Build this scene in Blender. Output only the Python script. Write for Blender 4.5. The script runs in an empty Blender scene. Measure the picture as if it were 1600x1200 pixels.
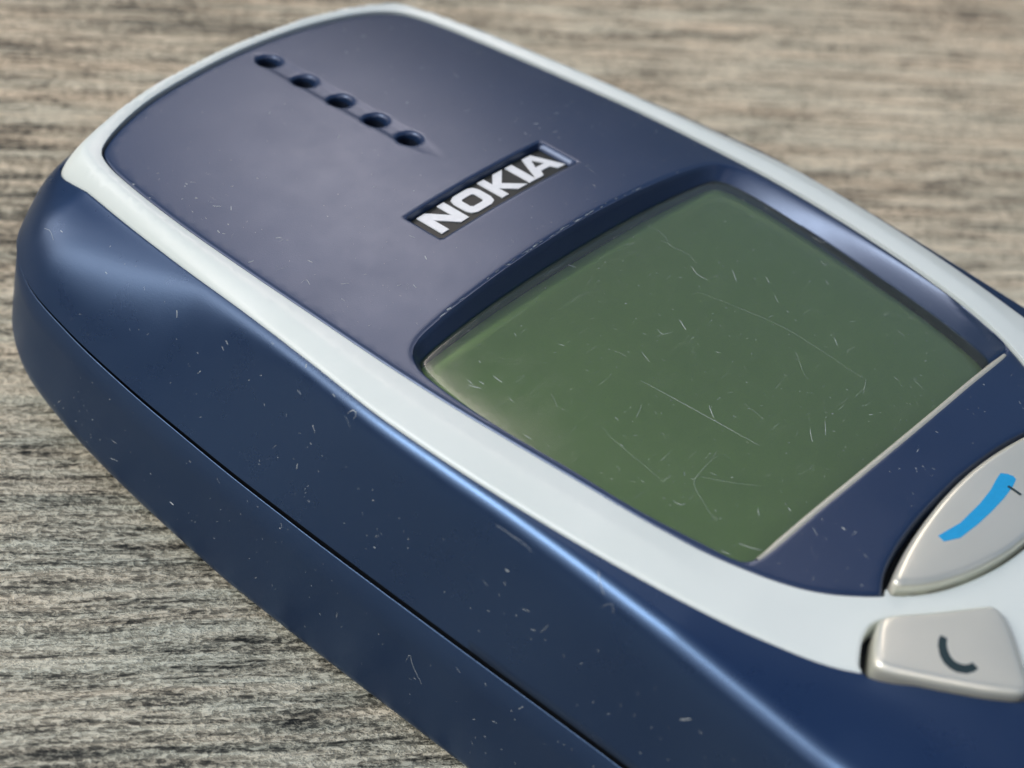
import bpy, bmesh, math, random
import numpy as np
from mathutils import Vector, Matrix
from mathutils.geometry import delaunay_2d_cdt

# One unit is one centimetre. Shapes below are written in millimetres and scaled by MM.
MM = 0.1
scene = bpy.context.scene
scene.unit_settings.system = 'METRIC'
scene.unit_settings.scale_length = 0.01

# ------------------------------------------------------------------ camera
cam_data = bpy.data.cameras.new("camera")
cam_data.sensor_width = 36.0
cam_data.lens = 3576.14 / 1600.0 * 36.0
cam_data.clip_start = 0.5
cam_data.clip_end = 2000.0
cam_data.dof.use_dof = True
cam_data.dof.focus_distance = 13.2
cam_data.dof.aperture_fstop = 0.44
cam = bpy.data.objects.new("camera", cam_data)
scene.collection.objects.link(cam)
_r = Vector((0.62547, -0.75433, 0.19941)); _u = Vector((0.4089, 0.53458, 0.73961)); _b = -Vector((0.66452, 0.38107, -0.64281))
m = Matrix.Identity(4)
for i in range(3):
    m[i][0] = _r[i]; m[i][1] = _u[i]; m[i][2] = _b[i]
    m[i][3] = (-96.90702, -12.18191, 99.8343)[i] * MM
cam.matrix_world = m
scene.camera = cam

# ------------------------------------------------------------------ sky, sun, exposure
SUN_EL = math.radians(41)
SUN_AZ = math.radians(-60)          # clockwise from +Y
world = bpy.data.worlds.new("World")
scene.world = world
world.use_nodes = True
nt = world.node_tree
nt.nodes.clear()
out = nt.nodes.new('ShaderNodeOutputWorld')
bg = nt.nodes.new('ShaderNodeBackground')
sky = nt.nodes.new('ShaderNodeTexSky')
sky.sky_type = 'NISHITA'
sky.sun_disc = False
sky.sun_elevation = SUN_EL
sky.sun_rotation = SUN_AZ
sky.dust_density = 1.5
tc = nt.nodes.new('ShaderNodeTexCoord')
cl = nt.nodes.new('ShaderNodeTexNoise')
cl.inputs['Scale'].default_value = 2.0
cl.inputs['Detail'].default_value = 2.5
cl.inputs['Roughness'].default_value = 0.55
cr = nt.nodes.new('ShaderNodeValToRGB')
cr.color_ramp.elements[0].position = 0.57
cr.color_ramp.elements[1].position = 0.73
mx = nt.nodes.new('ShaderNodeMixRGB')
mx.inputs[2].default_value = (68.0, 59.0, 55.0, 1)
cmap = nt.nodes.new('ShaderNodeMapping')
cmap.inputs['Location'].default_value = (321.9, 113.1, 60.9)  # unseen clouds added and shifted so a bright one reflects in the face plate
nt.links.new(tc.outputs['Generated'], cmap.inputs['Vector'])
nt.links.new(cmap.outputs['Vector'], cl.inputs['Vector'])
nt.links.new(cl.outputs['Fac'], cr.inputs['Fac'])
nt.links.new(cr.outputs['Color'], mx.inputs[0])
nt.links.new(sky.outputs['Color'], mx.inputs[1])
sepw = nt.nodes.new('ShaderNodeSeparateXYZ'); nt.links.new(tc.outputs['Generated'], sepw.inputs[0])
edge = nt.nodes.new('ShaderNodeTexNoise'); edge.inputs['Scale'].default_value = 5.0
nt.links.new(tc.outputs['Generated'], edge.inputs['Vector'])
wob = nt.nodes.new('ShaderNodeMath'); wob.operation = 'MULTIPLY_ADD'; wob.inputs[1].default_value = -0.12
nt.links.new(edge.outputs['Fac'], wob.inputs[0]); nt.links.new(sepw.outputs['Z'], wob.inputs[2])
hz = nt.nodes.new('ShaderNodeMapRange'); hz.interpolation_type = 'SMOOTHSTEP'
hz.inputs['From Min'].default_value = 0.15; hz.inputs['From Max'].default_value = 0.28
nt.links.new(wob.outputs[0], hz.inputs['Value'])
mh = nt.nodes.new('ShaderNodeMixRGB')          # unseen dark treeline band, added to darken the shell's reflections
mh.inputs[1].default_value = (0.55, 0.60, 0.50, 1)
nt.links.new(hz.outputs[0], mh.inputs[0]); nt.links.new(mx.outputs['Color'], mh.inputs[2])
nt.links.new(mh.outputs['Color'], bg.inputs['Color'])
nt.links.new(bg.outputs[0], out.inputs['Surface'])
bg.inputs['Strength'].default_value = 0.15

sun_data = bpy.data.lights.new("sun", 'SUN')
sun_data.energy = 1.5
sun_data.angle = math.radians(15)
sun_data.color = (0.76, 0.88, 1.0)
sun = bpy.data.objects.new("sun", sun_data)
scene.collection.objects.link(sun)
_d = Vector((math.sin(SUN_AZ) * math.cos(SUN_EL), math.cos(SUN_AZ) * math.cos(SUN_EL), math.sin(SUN_EL)))
sun.rotation_euler = _d.to_track_quat('Z', 'Y').to_euler()
sun.location = (-30, 20, 30)

scene.view_settings.view_transform = 'Standard'
scene.view_settings.look = 'None'
scene.view_settings.gamma = 1.0
scene.view_settings.exposure = -0.12

# ------------------------------------------------------------------ material helpers
def new_mat(name):
    mt = bpy.data.materials.new(name)
    mt.use_nodes = True
    return mt, mt.node_tree, mt.node_tree.nodes['Principled BSDF']

def node(t, kind, **kw):
    n = t.nodes.new(kind)
    for k, v in kw.items():
        if k in n.inputs: n.inputs[k].default_value = v
        else: setattr(n, k, v)
    return n

def ramp(t, src, stops):
    r = t.nodes.new('ShaderNodeValToRGB')
    e = r.color_ramp.elements
    while len(e) < len(stops): e.new(0.5)
    for i, (p, c) in enumerate(stops):
        e[i].position = p
        e[i].color = c if len(c) == 4 else (*c, 1)
    t.links.new(src, r.inputs['Fac'])
    return r

def coords(t, scale=(1, 1, 1), rot=(0, 0, 0)):
    c = t.nodes.new('ShaderNodeTexCoord')
    mp = t.nodes.new('ShaderNodeMapping')
    mp.inputs['Scale'].default_value = scale
    mp.inputs['Rotation'].default_value = rot
    t.links.new(c.outputs['Object'], mp.inputs['Vector'])
    return mp.outputs['Vector']

def noise(t, vec, scale, detail=3, rough=0.5, dist=0.0):
    n = t.nodes.new('ShaderNodeTexNoise')
    n.inputs['Scale'].default_value = scale
    n.inputs['Detail'].default_value = detail
    n.inputs['Roughness'].default_value = rough
    n.inputs['Distortion'].default_value = dist
    t.links.new(vec, n.inputs['Vector'])
    return n

def math_n(t, op, a, b=None, c=None, clamp=False):
    n = t.nodes.new('ShaderNodeMath'); n.operation = op; n.use_clamp = clamp
    for i, v in enumerate((a, b, c)):
        if v is None: continue
        if isinstance(v, (int, float)): n.inputs[i].default_value = v
        else: t.links.new(v, n.inputs[i])
    return n.outputs[0]

def bump(t, h, strength, dist, normal=None):
    b = t.nodes.new('ShaderNodeBump')
    b.inputs['Strength'].default_value = strength
    b.inputs['Distance'].default_value = dist
    t.links.new(h, b.inputs['Height'])
    if normal is not None: t.links.new(normal, b.inputs['Normal'])
    return b.outputs['Normal']

def mixc(t, fac, a, b, blend='MIX'):
    n = t.nodes.new('ShaderNodeMixRGB'); n.blend_type = blend
    for i, v in enumerate((fac, a, b)):
        if isinstance(v, (int, float)): n.inputs[i].default_value = v
        elif isinstance(v, tuple): n.inputs[i].default_value = (*v, 1) if len(v) == 3 else v
        else: t.links.new(v, n.inputs[i])
    return n.outputs[0]

def plastic(name, col, col2, rough, dust=0.25, fine=0.02, spec=0.5):
    """moulded plastic: faint mottling, dust specks, dull handling marks, minute orange peel"""
    mt, t, p = new_mat(name)
    v = coords(t)
    big = noise(t, v, 1.4, 3)
    c = mixc(t, ramp(t, big.outputs['Fac'], [(0.35, (0, 0, 0)), (0.7, (1, 1, 1))]).outputs[0], col, col2)
    vor = t.nodes.new('ShaderNodeTexVoronoi'); vor.inputs['Scale'].default_value = 26
    t.links.new(v, vor.inputs['Vector'])
    sel = noise(t, v, 9, 2)
    spot = ramp(t, vor.outputs['Distance'], [(0.0, (1, 1, 1)), (0.10, (0, 0, 0))])
    gate = ramp(t, sel.outputs['Fac'], [(0.58, (0, 0, 0)), (0.64, (1, 1, 1))])
    dustf = math_n(t, 'MULTIPLY', math_n(t, 'MULTIPLY', spot.outputs[0], gate.outputs[0]), dust)
    grime = noise(t, v, 60, 4, 0.7)
    gr = ramp(t, grime.outputs['Fac'], [(0.55, (0, 0, 0)), (0.8, (1, 1, 1))])
    dustf = math_n(t, 'ADD', dustf, math_n(t, 'MULTIPLY', gr.outputs[0], dust * 0.08), clamp=True)
    c = mixc(t, dustf, c, (0.42, 0.45, 0.5))
    t.links.new(c, p.inputs['Base Color'])
    rr = ramp(t, noise(t, v, 3.0, 5, 0.65).outputs['Fac'], [(0.3, (rough - .02,) * 3), (0.7, (rough + .03,) * 3)])
    t.links.new(rr.outputs[0], p.inputs['Roughness'])
    p.inputs['Specular IOR Level'].default_value = spec
    peel = noise(t, v, 130, 2)
    nrm = bump(t, peel.outputs['Fac'], fine, 0.02)
    t.links.new(nrm, p.inputs['Normal'])
    return mt

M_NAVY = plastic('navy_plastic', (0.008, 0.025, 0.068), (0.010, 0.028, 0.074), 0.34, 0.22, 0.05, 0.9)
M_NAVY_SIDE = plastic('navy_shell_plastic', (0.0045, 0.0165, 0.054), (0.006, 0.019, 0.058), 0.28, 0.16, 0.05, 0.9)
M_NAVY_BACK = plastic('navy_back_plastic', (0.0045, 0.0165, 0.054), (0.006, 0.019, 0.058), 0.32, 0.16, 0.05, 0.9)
for _m in (M_NAVY, M_NAVY_SIDE, M_NAVY_BACK):      # pearl flake in the blue
    _m.node_tree.nodes['Principled BSDF'].inputs['Metallic'].default_value = 0.28
    _m.node_tree.nodes['Principled BSDF'].inputs['Specular Tint'].default_value = (0.50, 0.72, 1.0, 1)
    _m.node_tree.nodes['Principled BSDF'].inputs['IOR'].default_value = 1.7
M_NAVY.node_tree.nodes['Principled BSDF'].inputs['Specular Tint'].default_value = (0.83, 0.87, 0.93, 1)
M_NAVY.node_tree.nodes['Principled BSDF'].inputs['IOR'].default_value = 1.6
M_WHITE = plastic('pale_trim_plastic', (0.62, 0.665, 0.60), (0.66, 0.70, 0.635), 0.34, 0.05, 0.03)
M_KEY = plastic('champagne_key_plastic', (0.70, 0.68, 0.55), (0.74, 0.72, 0.59), 0.30, 0.0, 0.05)
M_KEY.node_tree.nodes['Principled BSDF'].inputs['Metallic'].default_value = 0.55

def flat(name, col, rough=0.5, spec=0.5):
    mt, t, p = new_mat(name)
    v = coords(t)
    c = mixc(t, noise(t, v, 30, 3).outputs['Fac'], tuple(x * 0.88 for x in col), tuple(min(1, x * 1.1) for x in col))
    t.links.new(c, p.inputs['Base Color'])
    p.inputs['Roughness'].default_value = rough
    p.inputs['Specular IOR Level'].default_value = spec
    return mt

M_DARK = flat('black_inner_plastic', (0.006, 0.007, 0.009), 0.6, 0.3)
M_HOLE = flat('dark_blue_hole', (0.008, 0.012, 0.022), 0.45)
M_BADGE = flat('badge_field', (0.013, 0.016, 0.013), 0.4, 0.25)
M_LETTER = flat('badge_lettering', (0.72, 0.73, 0.70), 0.4)
M_BLUE = flat('blue_key_print', (0.008, 0.30, 0.56), 0.4)
M_GREENPRINT = flat('dark_key_print', (0.012, 0.030, 0.032), 0.4)

def fibre_mat(op):
    mt, t, p = new_mat('pale_mark_%d' % round(op * 10))
    p.inputs['Base Color'].default_value = (0.62, 0.66, 0.62, 1)
    p.inputs['Roughness'].default_value = 0.7
    p.inputs['Alpha'].default_value = op
    return mt

def screen_mat():
    mt, t, p = new_mat('olive_screen_film')
    v = coords(t)
    c = mixc(t, ramp(t, noise(t, v, 0.8, 3).outputs['Fac'], [(0.3, (0, 0, 0)), (0.7, (1, 1, 1))]).outputs[0],
             (0.300, 0.470, 0.110), (0.325, 0.500, 0.122))
    c = mixc(t, math_n(t, 'MULTIPLY', noise(t, v, 70, 3, .7).outputs['Fac'], 0.25), c, (0.12, 0.16, 0.09))
    t.links.new(c, p.inputs['Base Color'])
    p.inputs['Roughness'].default_value = 0.45
    return mt
M_SCREEN = screen_mat()

def lens_mat():
    mt, t, p = new_mat('clear_scratched_lens')
    t.nodes.remove(p)
    o = t.nodes['Material Output']
    v = coords(t)
    tr = node(t, 'ShaderNodeBsdfTransparent'); tr.inputs['Color'].default_value = (0.93, 0.95, 0.92, 1)
    gl = node(t, 'ShaderNodeBsdfGlossy')
    gl.inputs['Color'].default_value = (1, 1, 1, 1)
    fr = node(t, 'ShaderNodeFresnel'); fr.inputs['IOR'].default_value = 1.49
    sc = noise(t, v, 3.0, 5, .7)
    rr = ramp(t, sc.outputs['Fac'], [(0.35, (0.05,) * 3), (0.7, (0.16,) * 3)])
    t.links.new(rr.outputs[0], gl.inputs['Roughness'])
    wavy = noise(t, v, 1.1, 2)
    fine = noise(t, v, 140, 2)
    n1 = bump(t, wavy.outputs['Fac'], 0.25, 0.03)
    n2 = bump(t, fine.outputs['Fac'], 0.002, 0.001, n1)
    t.links.new(n2, gl.inputs['Normal']); t.links.new(n2, fr.inputs['Normal'])
    mxs = node(t, 'ShaderNodeMixShader')
    t.links.new(fr.outputs[0], mxs.inputs[0]); t.links.new(tr.outputs[0], mxs.inputs[1]); t.links.new(gl.outputs[0], mxs.inputs[2])
    # fine haze of micro-scratches
    df = node(t, 'ShaderNodeBsdfDiffuse'); df.inputs['Color'].default_value = (0.6, 0.65, 0.58, 1)
    hz = noise(t, coords(t, (1, 1, 1), (0, 0, 0.6)), 55, 5, .75, 1.5)
    s1 = ramp(t, hz.outputs['Fac'], [(0.50, (0, 0, 0)), (0.85, (1, 1, 1))])
    # hairline scratches in several directions
    acc = None
    for k, (ang, sx) in enumerate(((0.3, 16), (1.25, 14), (2.2, 18), (2.75, 12))):
        w = noise(t, coords(t, (0.9, sx, 1), (0, 0, ang)), 2.2, 1, 0.4, 0.35)
        w.noise_dimensions = '2D'
        band = math_n(t, 'ABSOLUTE', math_n(t, 'SUBTRACT', w.outputs['Fac'], 0.5))
        line = math_n(t, 'LESS_THAN', band, 0.0035)
        gate = math_n(t, 'GREATER_THAN', noise(t, coords(t, (1, 1, 1), (0, 0, ang)), 2.3 + k, 2).outputs['Fac'], 0.60)
        line = math_n(t, 'MULTIPLY', line, gate)
        acc = line if acc is None else math_n(t, 'MAXIMUM', acc, line)
    f = math_n(t, 'ADD', math_n(t, 'MULTIPLY', s1.outputs[0], 0.10), math_n(t, 'MULTIPLY', acc, 0.10), clamp=True)
    f = math_n(t, 'ADD', f, 0.04, clamp=True)
    m2 = node(t, 'ShaderNodeMixShader')
    t.links.new(f, m2.inputs[0]); t.links.new(mxs.outputs[0], m2.inputs[1]); t.links.new(df.outputs[0], m2.inputs[2])
    t.links.new(m2.outputs[0], o.inputs['Surface'])
    return mt
M_LENS = lens_mat()

def table_mat():
    mt, t, p = new_mat('grained_grey_tabletop')
    warp = noise(t, coords(t, (0.35, 0.9, 1)), 1.2, 2)
    base = coords(t, (1, 1, 1))
    add = t.nodes.new('ShaderNodeVectorMath'); add.operation = 'ADD'
    sc = t.nodes.new('ShaderNodeVectorMath'); sc.operation = 'SCALE'; sc.inputs['Scale'].default_value = 0.18
    t.links.new(warp.outputs['Color'], sc.inputs[0])
    t.links.new(base, add.inputs[0]); t.links.new(sc.outputs[0], add.inputs[1])
    def st(sx, sy):
        mp = t.nodes.new('ShaderNodeMapping'); mp.inputs['Scale'].default_value = (sx, sy, 1)
        t.links.new(add.outputs[0], mp.inputs['Vector']); return mp.outputs[0]
    ridge = noise(t, st(0.85, 12), 1.0, 4, 0.6, 0.3)
    pore = noise(t, st(3.0, 26), 1.0, 3, 0.6, 0.6)
    speck = noise(t, st(17, 34), 1.0, 3, 0.75)
    broad = noise(t, st(0.16, 1.3), 1.0, 4, 0.6)
    wide = noise(t, st(0.07, 0.35), 1.0, 3, 0.5)
    r1 = ramp(t, ridge.outputs['Fac'], [(0.30, (0, 0, 0)), (0.62, (1, 1, 1))]).outputs[0]
    r2 = ramp(t, pore.outputs['Fac'], [(0.36, (0, 0, 0)), (0.50, (1, 1, 1))]).outputs[0]
    r3 = ramp(t, speck.outputs['Fac'], [(0.42, (0, 0, 0)), (0.58, (1, 1, 1))]).outputs[0]
    h = math_n(t, 'ADD', math_n(t, 'MULTIPLY', r1, 0.50), math_n(t, 'MULTIPLY', r2, 0.30))
    h = math_n(t, 'ADD', h, math_n(t, 'MULTIPLY', r3, 0.36))
    tone = math_n(t, 'ADD', h, math_n(t, 'MULTIPLY', math_n(t, 'SUBTRACT', broad.outputs['Fac'], 0.5), 0.75))
    tone = math_n(t, 'ADD', tone, math_n(t, 'MULTIPLY', math_n(t, 'SUBTRACT', wide.outputs['Fac'], 0.5), 0.7))
    col = ramp(t, tone, [(0.16, (0.020, 0.022, 0.019)), (0.40, (0.130, 0.125, 0.103)), (0.66, (0.48, 0.45, 0.36)), (0.95, (0.90, 0.85, 0.70))])
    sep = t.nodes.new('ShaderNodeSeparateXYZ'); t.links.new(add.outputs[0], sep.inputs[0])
    far_light = t.nodes.new('ShaderNodeMapRange'); far_light.interpolation_type = 'SMOOTHSTEP'
    far_light.inputs['From Min'].default_value = 2.2; far_light.inputs['From Max'].default_value = 7.5  # paler, warmer far side paints the light gradient and sheen into the colour
    t.links.new(sep.outputs['Y'], far_light.inputs['Value'])
    hue = noise(t, st(0.5, 7), 1.0, 3, 0.6)
    hr = ramp(t, hue.outputs['Fac'], [(0.38, (0.97, 1.0, 0.97)), (0.66, (1.06, 0.98, 0.90))])
    c = mixc(t, 1.0, col.outputs[0], hr.outputs[0], 'MULTIPLY')
    c = mixc(t, 1.0, c, mixc(t, far_light.outputs[0], (0.72, 0.73, 0.70), (0.84, 0.77, 0.68)), 'MULTIPLY')
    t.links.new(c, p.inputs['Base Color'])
    p.inputs['Roughness'].default_value = 0.62
    p.inputs['Specular IOR Level'].default_value = 0.35
    t.links.new(bump(t, h, 1.0, 0.02), p.inputs['Normal'])
    return mt
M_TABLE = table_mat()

# ------------------------------------------------------------------ curve helpers (millimetres, numpy)
SA, SB, SY = 0.005146, 0.0017028, 22.867
def surf(x, y):
    """the crowned front of the handset"""
    return 20.0 - SA * x * x - SB * np.maximum(0, y - SY) ** 2

def spline(pts, closed, step):
    """Catmull-Rom through pts, resampled to about `step` apart"""
    P = np.array(pts, float); n = len(P)
    if closed: Q = np.vstack([P[-1], P, P[0], P[1]]); segs = n
    else: Q = np.vstack([2 * P[0] - P[1], P, 2 * P[-1] - P[-2]]); segs = n - 1
    outp = []
    for i in range(segs):
        p0, p1, p2, p3 = Q[i:i + 4]
        t0 = 0; t1 = t0 + np.linalg.norm(p1 - p0) ** .5; t2 = t1 + np.linalg.norm(p2 - p1) ** .5; t3 = t2 + np.linalg.norm(p3 - p2) ** .5
        k = 12
        for t in np.linspace(t1, t2, k, endpoint=False):
            A1 = (t1 - t) / (t1 - t0) * p0 + (t - t0) / (t1 - t0) * p1
            A2 = (t2 - t) / (t2 - t1) * p1 + (t - t1) / (t2 - t1) * p2
            A3 = (t3 - t) / (t3 - t2) * p2 + (t - t2) / (t3 - t2) * p3
            B1 = (t2 - t) / (t2 - t0) * A1 + (t - t0) / (t2 - t0) * A2
            B2 = (t3 - t) / (t3 - t1) * A2 + (t - t1) / (t3 - t1) * A3
            outp.append((t2 - t) / (t2 - t1) * B1 + (t - t1) / (t2 - t1) * B2)
    if not closed: outp.append(P[-1])
    O = np.array(outp)
    return resample(O, closed, step)

def resample(O, closed, step=None, n=None):
    if closed: O = np.vstack([O, O[0]])
    d = np.r_[0, np.cumsum(np.linalg.norm(np.diff(O, axis=0), axis=1))]
    if n is None: n = max(3, int(round(d[-1] / step)))
    s = np.linspace(0, d[-1], n, endpoint=not closed)
    return np.stack([np.interp(s, d, O[:, k]) for k in range(O.shape[1])], 1)

def ccw(P):
    a = np.sum(P[:, 0] * np.roll(P[:, 1], -1) - np.roll(P[:, 0], -1) * P[:, 1])
    return P if a > 0 else P[::-1]

def normals_out(P):
    """outward normals of a counter-clockwise closed loop"""
    T = np.roll(P, -1, 0) - np.roll(P, 1, 0)
    T /= np.linalg.norm(T, axis=1)[:, None] + 1e-12
    return np.stack([T[:, 1], -T[:, 0]], 1)

def inset(P, d): return P - normals_out(P) * d

def inside(P, x, y):
    x = np.asarray(x); y = np.asarray(y); r = np.zeros(x.shape, bool)
    X, Y = P[:, 0], P[:, 1]; X2, Y2 = np.roll(X, -1), np.roll(Y, -1)
    for a, b, c, d in zip(X, Y, X2, Y2):
        if b == d: continue
        k = ((b > y) != (d > y)) & (x < (c - a) * (y - b) / (d - b) + a)
        r ^= k
    return r

def dist_to(P, x, y):
    """distance from points to closed polyline P, and index of nearest segment point"""
    x = np.asarray(x, float); y = np.asarray(y, float)
    best = np.full(x.shape, 1e9)
    A = P; B = np.roll(P, -1, 0)
    for a, b in zip(A, B):
        ab = b - a; L = ab @ ab + 1e-12
        t = np.clip(((x - a[0]) * ab[0] + (y - a[1]) * ab[1]) / L, 0, 1)
        dd = np.hypot(x - a[0] - t * ab[0], y - a[1] - t * ab[1])
        best = np.minimum(best, dd)
    return best

def mirror_half(H):
    """half outline from the top centre down the right side -> closed loop"""
    H = [tuple(p) for p in H]
    return H + [(-x, y) for x, y in H[::-1] if abs(x) > 1e-6]

# ------------------------------------------------------------------ object helpers
coll = scene.collection
ROOT = None
ROOT_AT = Vector((0.0, 1.6, 0.0))
def link(name, me, mats, parent, smooth=True, angle=50):
    ob = bpy.data.objects.new(name, me)
    coll.objects.link(ob)
    for mt in (mats if isinstance(mats, (list, tuple)) else [mats]): me.materials.append(mt)
    if smooth:
        me.polygons.foreach_set('use_smooth', [True] * len(me.polygons))
        me.set_sharp_from_angle(angle=math.radians(angle))
    if parent is not None:
        ob.parent = parent
        if parent is ROOT: ob.location = -ROOT_AT
    return ob

def mesh(name, V, F, scale=MM):
    me = bpy.data.meshes.new(name)
    me.from_pydata([tuple(float(c) * scale for c in v) for v in V], [], [tuple(int(i) for i in f) for f in F])
    me.validate(); me.update()
    return me

def fix_normals(me):
    b = bmesh.new(); b.from_mesh(me)
    bmesh.ops.remove_doubles(b, verts=b.verts, dist=1e-5)
    bmesh.ops.recalc_face_normals(b, faces=b.faces)
    b.to_mesh(me); b.free()

def sheet(name, loops, keep, zf, spacing, mats, parent, wall=1.0, guard=0.22, extra=None, box=None, angle=50, gridkeep=None):
    """a triangulated sheet: loops = [(points Nx2, z array or None)], keep(x, y) = which triangles stay,
       zf(x, y) = height elsewhere; open edges get a wall going down"""
    V2, Z, E = [], [], []
    for P, z in loops:
        k0 = len(V2); n = len(P)
        gaps = np.linalg.norm(np.roll(P, -1, 0) - P, axis=1); lim = max(0.05, np.median(gaps)) * 4
        for i in range(n):
            V2.append(tuple(P[i])); Z.append(np.nan if z is None else (z[i] if np.ndim(z) else z))
            if gaps[i] < lim: E.append((k0 + i, k0 + (i + 1) % n))
    LP = np.array(V2)
    if box is None: box = (LP[:, 0].min(), LP[:, 0].max(), LP[:, 1].min(), LP[:, 1].max())
    gx = np.arange(box[0] + spacing / 2, box[1], spacing); gy = np.arange(box[2] + spacing / 2, box[3], spacing * .866)
    GX, GY = np.meshgrid(gx, gy); GX = GX + (np.arange(len(gy)) % 2)[:, None] * spacing / 2
    G = np.stack([GX.ravel(), GY.ravel()], 1)
    G = G[(gridkeep or keep)(G[:, 0], G[:, 1])]
    if extra is not None: G = np.vstack([G, extra])
    ok = np.ones(len(G), bool)
    for s in range(0, len(LP), 400):
        C = LP[s:s + 400]
        ok &= (np.hypot(G[:, None, 0] - C[None, :, 0], G[:, None, 1] - C[None, :, 1]).min(1) > guard)
    G = G[ok]
    for g in G: V2.append((float(g[0]), float(g[1]))); Z.append(np.nan)
    vo, eo, fo, ov, oe, of = delaunay_2d_cdt([Vector(v) for v in V2], E, [], 0, 1e-6, True)
    vo = np.array([(v.x, v.y) for v in vo])
    z = np.full(len(vo), np.nan)
    for i, o in enumerate(ov):
        if len(o): z[i] = Z[o[0]]
    nn = np.isnan(z)
    z[nn] = zf(vo[nn, 0], vo[nn, 1])
    F = np.array([f for f in fo if len(f) == 3])
    cx = vo[F, 0].mean(1); cy = vo[F, 1].mean(1)
    F = F[keep(cx, cy)]
    used = np.unique(F); remap = -np.ones(len(vo), int); remap[used] = np.arange(len(used))
    F = remap[F]; V = np.c_[vo[used], z[used]].tolist()
    # make faces point up
    Fl = []
    for f in F:
        a, b, c = (V[i] for i in f)
        s = (b[0] - a[0]) * (c[1] - a[1]) - (b[1] - a[1]) * (c[0] - a[0])
        Fl.append(tuple(f) if s > 0 else (f[0], f[2], f[1]))
    if wall:
        cnt = {}
        for f in Fl:
            for i in range(3):
                e = (f[i], f[(i + 1) % 3])
                cnt[e] = cnt.get(e, 0) + 1
        low = {}
        for (i, j) in list(cnt):
            if (j, i) not in cnt:
                for k in (i, j):
                    if k not in low:
                        low[k] = len(V); V.append([V[k][0], V[k][1], V[k][2] - wall])
                Fl.append((j, i, low[i], low[j]))
    return link(name, mesh(name, V, Fl), mats, parent, angle=angle)

def loft(rings, closed=True, cap_end=False, cap_start=False):
    """rings: list of Nx3 arrays; returns V, F"""
    n = len(rings[0]); V = []; F = []
    for r in rings: V += [tuple(p) for p in r]
    for k in range(len(rings) - 1):
        for i in range(n if closed else n - 1):
            j = (i + 1) % n
            F.append((k * n + i, k * n + j, (k + 1) * n + j, (k + 1) * n + i))
    if cap_end: F.append(tuple(range((len(rings) - 1) * n, len(rings) * n)))
    if cap_start: F.append(tuple(range(n))[::-1])
    return V, F

# ------------------------------------------------------------------ the tabletop
def make_table():
    bm = bmesh.new()
    bmesh.ops.create_grid(bm, x_segments=8, y_segments=8, size=90)
    me = bpy.data.meshes.new('tabletop'); bm.to_mesh(me); bm.free()
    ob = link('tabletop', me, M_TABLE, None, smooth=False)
    ob.rotation_euler = (0, 0, math.radians(-37.5))
    ob.location = (0, 0, -0.01)
    ob['kind'] = 'structure'
    return ob
make_table()

# ------------------------------------------------------------------ outlines of the handset
RING_HALF = [(0, 71.2), (4, 71.1), (9, 70.75), (13, 70.15), (15.05, 69.6), (15.8, 68.75), (16.15, 67.5), (16.6, 65.2), (17.3, 61.5),
             (18.05, 56.5), (18.7, 50.5), (19.3, 45), (19.8, 40), (19.85, 35), (19.65, 30.4), (19.3, 26.3), (18.8, 22.4),
             (18.15, 18.6), (17.3, 15.2), (16.25, 12), (15.3, 10.3), (14.1, 8.5), (12.9, 6.7), (11.8, 5.2), (10.9, 4.25), (10.2, 3.2),
             (8.5, 2.0), (5, 0.8), (0, 0.2)]
RING = ccw(spline(mirror_half(RING_HALF), True, 0.35))

PL_L = [(-10.7, 12.58), (-11.44, 13.29), (-12.59, 14.6), (-13.46, 15.98), (-14.12, 17.5), (-14.67, 19.22), (-15.14, 21.0), (-15.47, 22.9),
        (-15.74, 24.8), (-16.12, 28.85), (-16.47, 33.0), (-16.73, 37.4), (-16.80, 42), (-16.68, 47), (-16.48, 52.1), (-16.1, 57.6),
        (-15.74, 60.8), (-15.25, 63.9), (-14.75, 66.0), (-14.1, 67.25), (-12.92, 68.0), (-9.27, 69.1), (-4.4, 69.6), (1.69, 69.75)]
PL_R = [(7.47, 69.4), (11.58, 68.65), (12.9, 68.1), (13.8, 67.4), (14.4, 66.3), (14.85, 64.0), (15.35, 58.9), (15.9, 53.75), (16.45, 48.8),
        (16.8, 43.7), (17.05, 38.85), (16.95, 33.7), (16.55, 28.5), (16.2, 25.9), (15.75, 23.3), (14.95, 20.6), (13.95, 18.4), (12.95, 16.7), (11.7, 14.4), (10.9, 12.8)]
PL_B = [(10.9, 12.8), (9.3, 13.35), (7.5, 13.87), (5, 14.25), (2.5, 14.42), (0, 14.5), (-2.5, 14.42), (-5, 14.25), (-7.5, 13.87), (-9.3, 13.35), (-10.7, 12.58)]
_side = spline(PL_L + PL_R, False, 0.3)
_bot = spline(PL_B, False, 0.3)
PLATE = ccw(np.vstack([_side, _bot[1:-1]]))

NAV_HALF = [(0, 14.2), (3.2, 14.05), (6.6, 13.6), (9.0, 13.05), (9.95, 12.7), (10.15, 12.42), (9.8, 12.1), (8.65, 11.22), (6.95, 10.38), (4.2, 9.6), (2, 9.33), (0, 9.28)]
NAV = ccw(spline(mirror_half(NAV_HALF), True, 0.25))
NAV_HOLE = inset(NAV, -0.16)
NAV_HOLE = np.array([(x, y + 0.55 * max(0, min(1, (y - 12.4) / .6))) for x, y in NAV_HOLE])   # runs under the face plate's lower edge
CK = [(-14.95, 10.28), (-13.75, 11.15), (-12.45, 11.72), (-11.9, 11.55), (-9.9, 10.0), (-7.75, 8.45), (-7.3, 8.1), (-7.25, 7.6), (-7.6, 6.95), (-9.6, 4.75), (-10.55, 3.85), (-10.95, 3.85),
      (-11.9, 4.85), (-12.95, 6.4), (-14.05, 8.2), (-14.9, 9.75)]
CKEY = ccw(spline(CK, True, 0.22))
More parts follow.
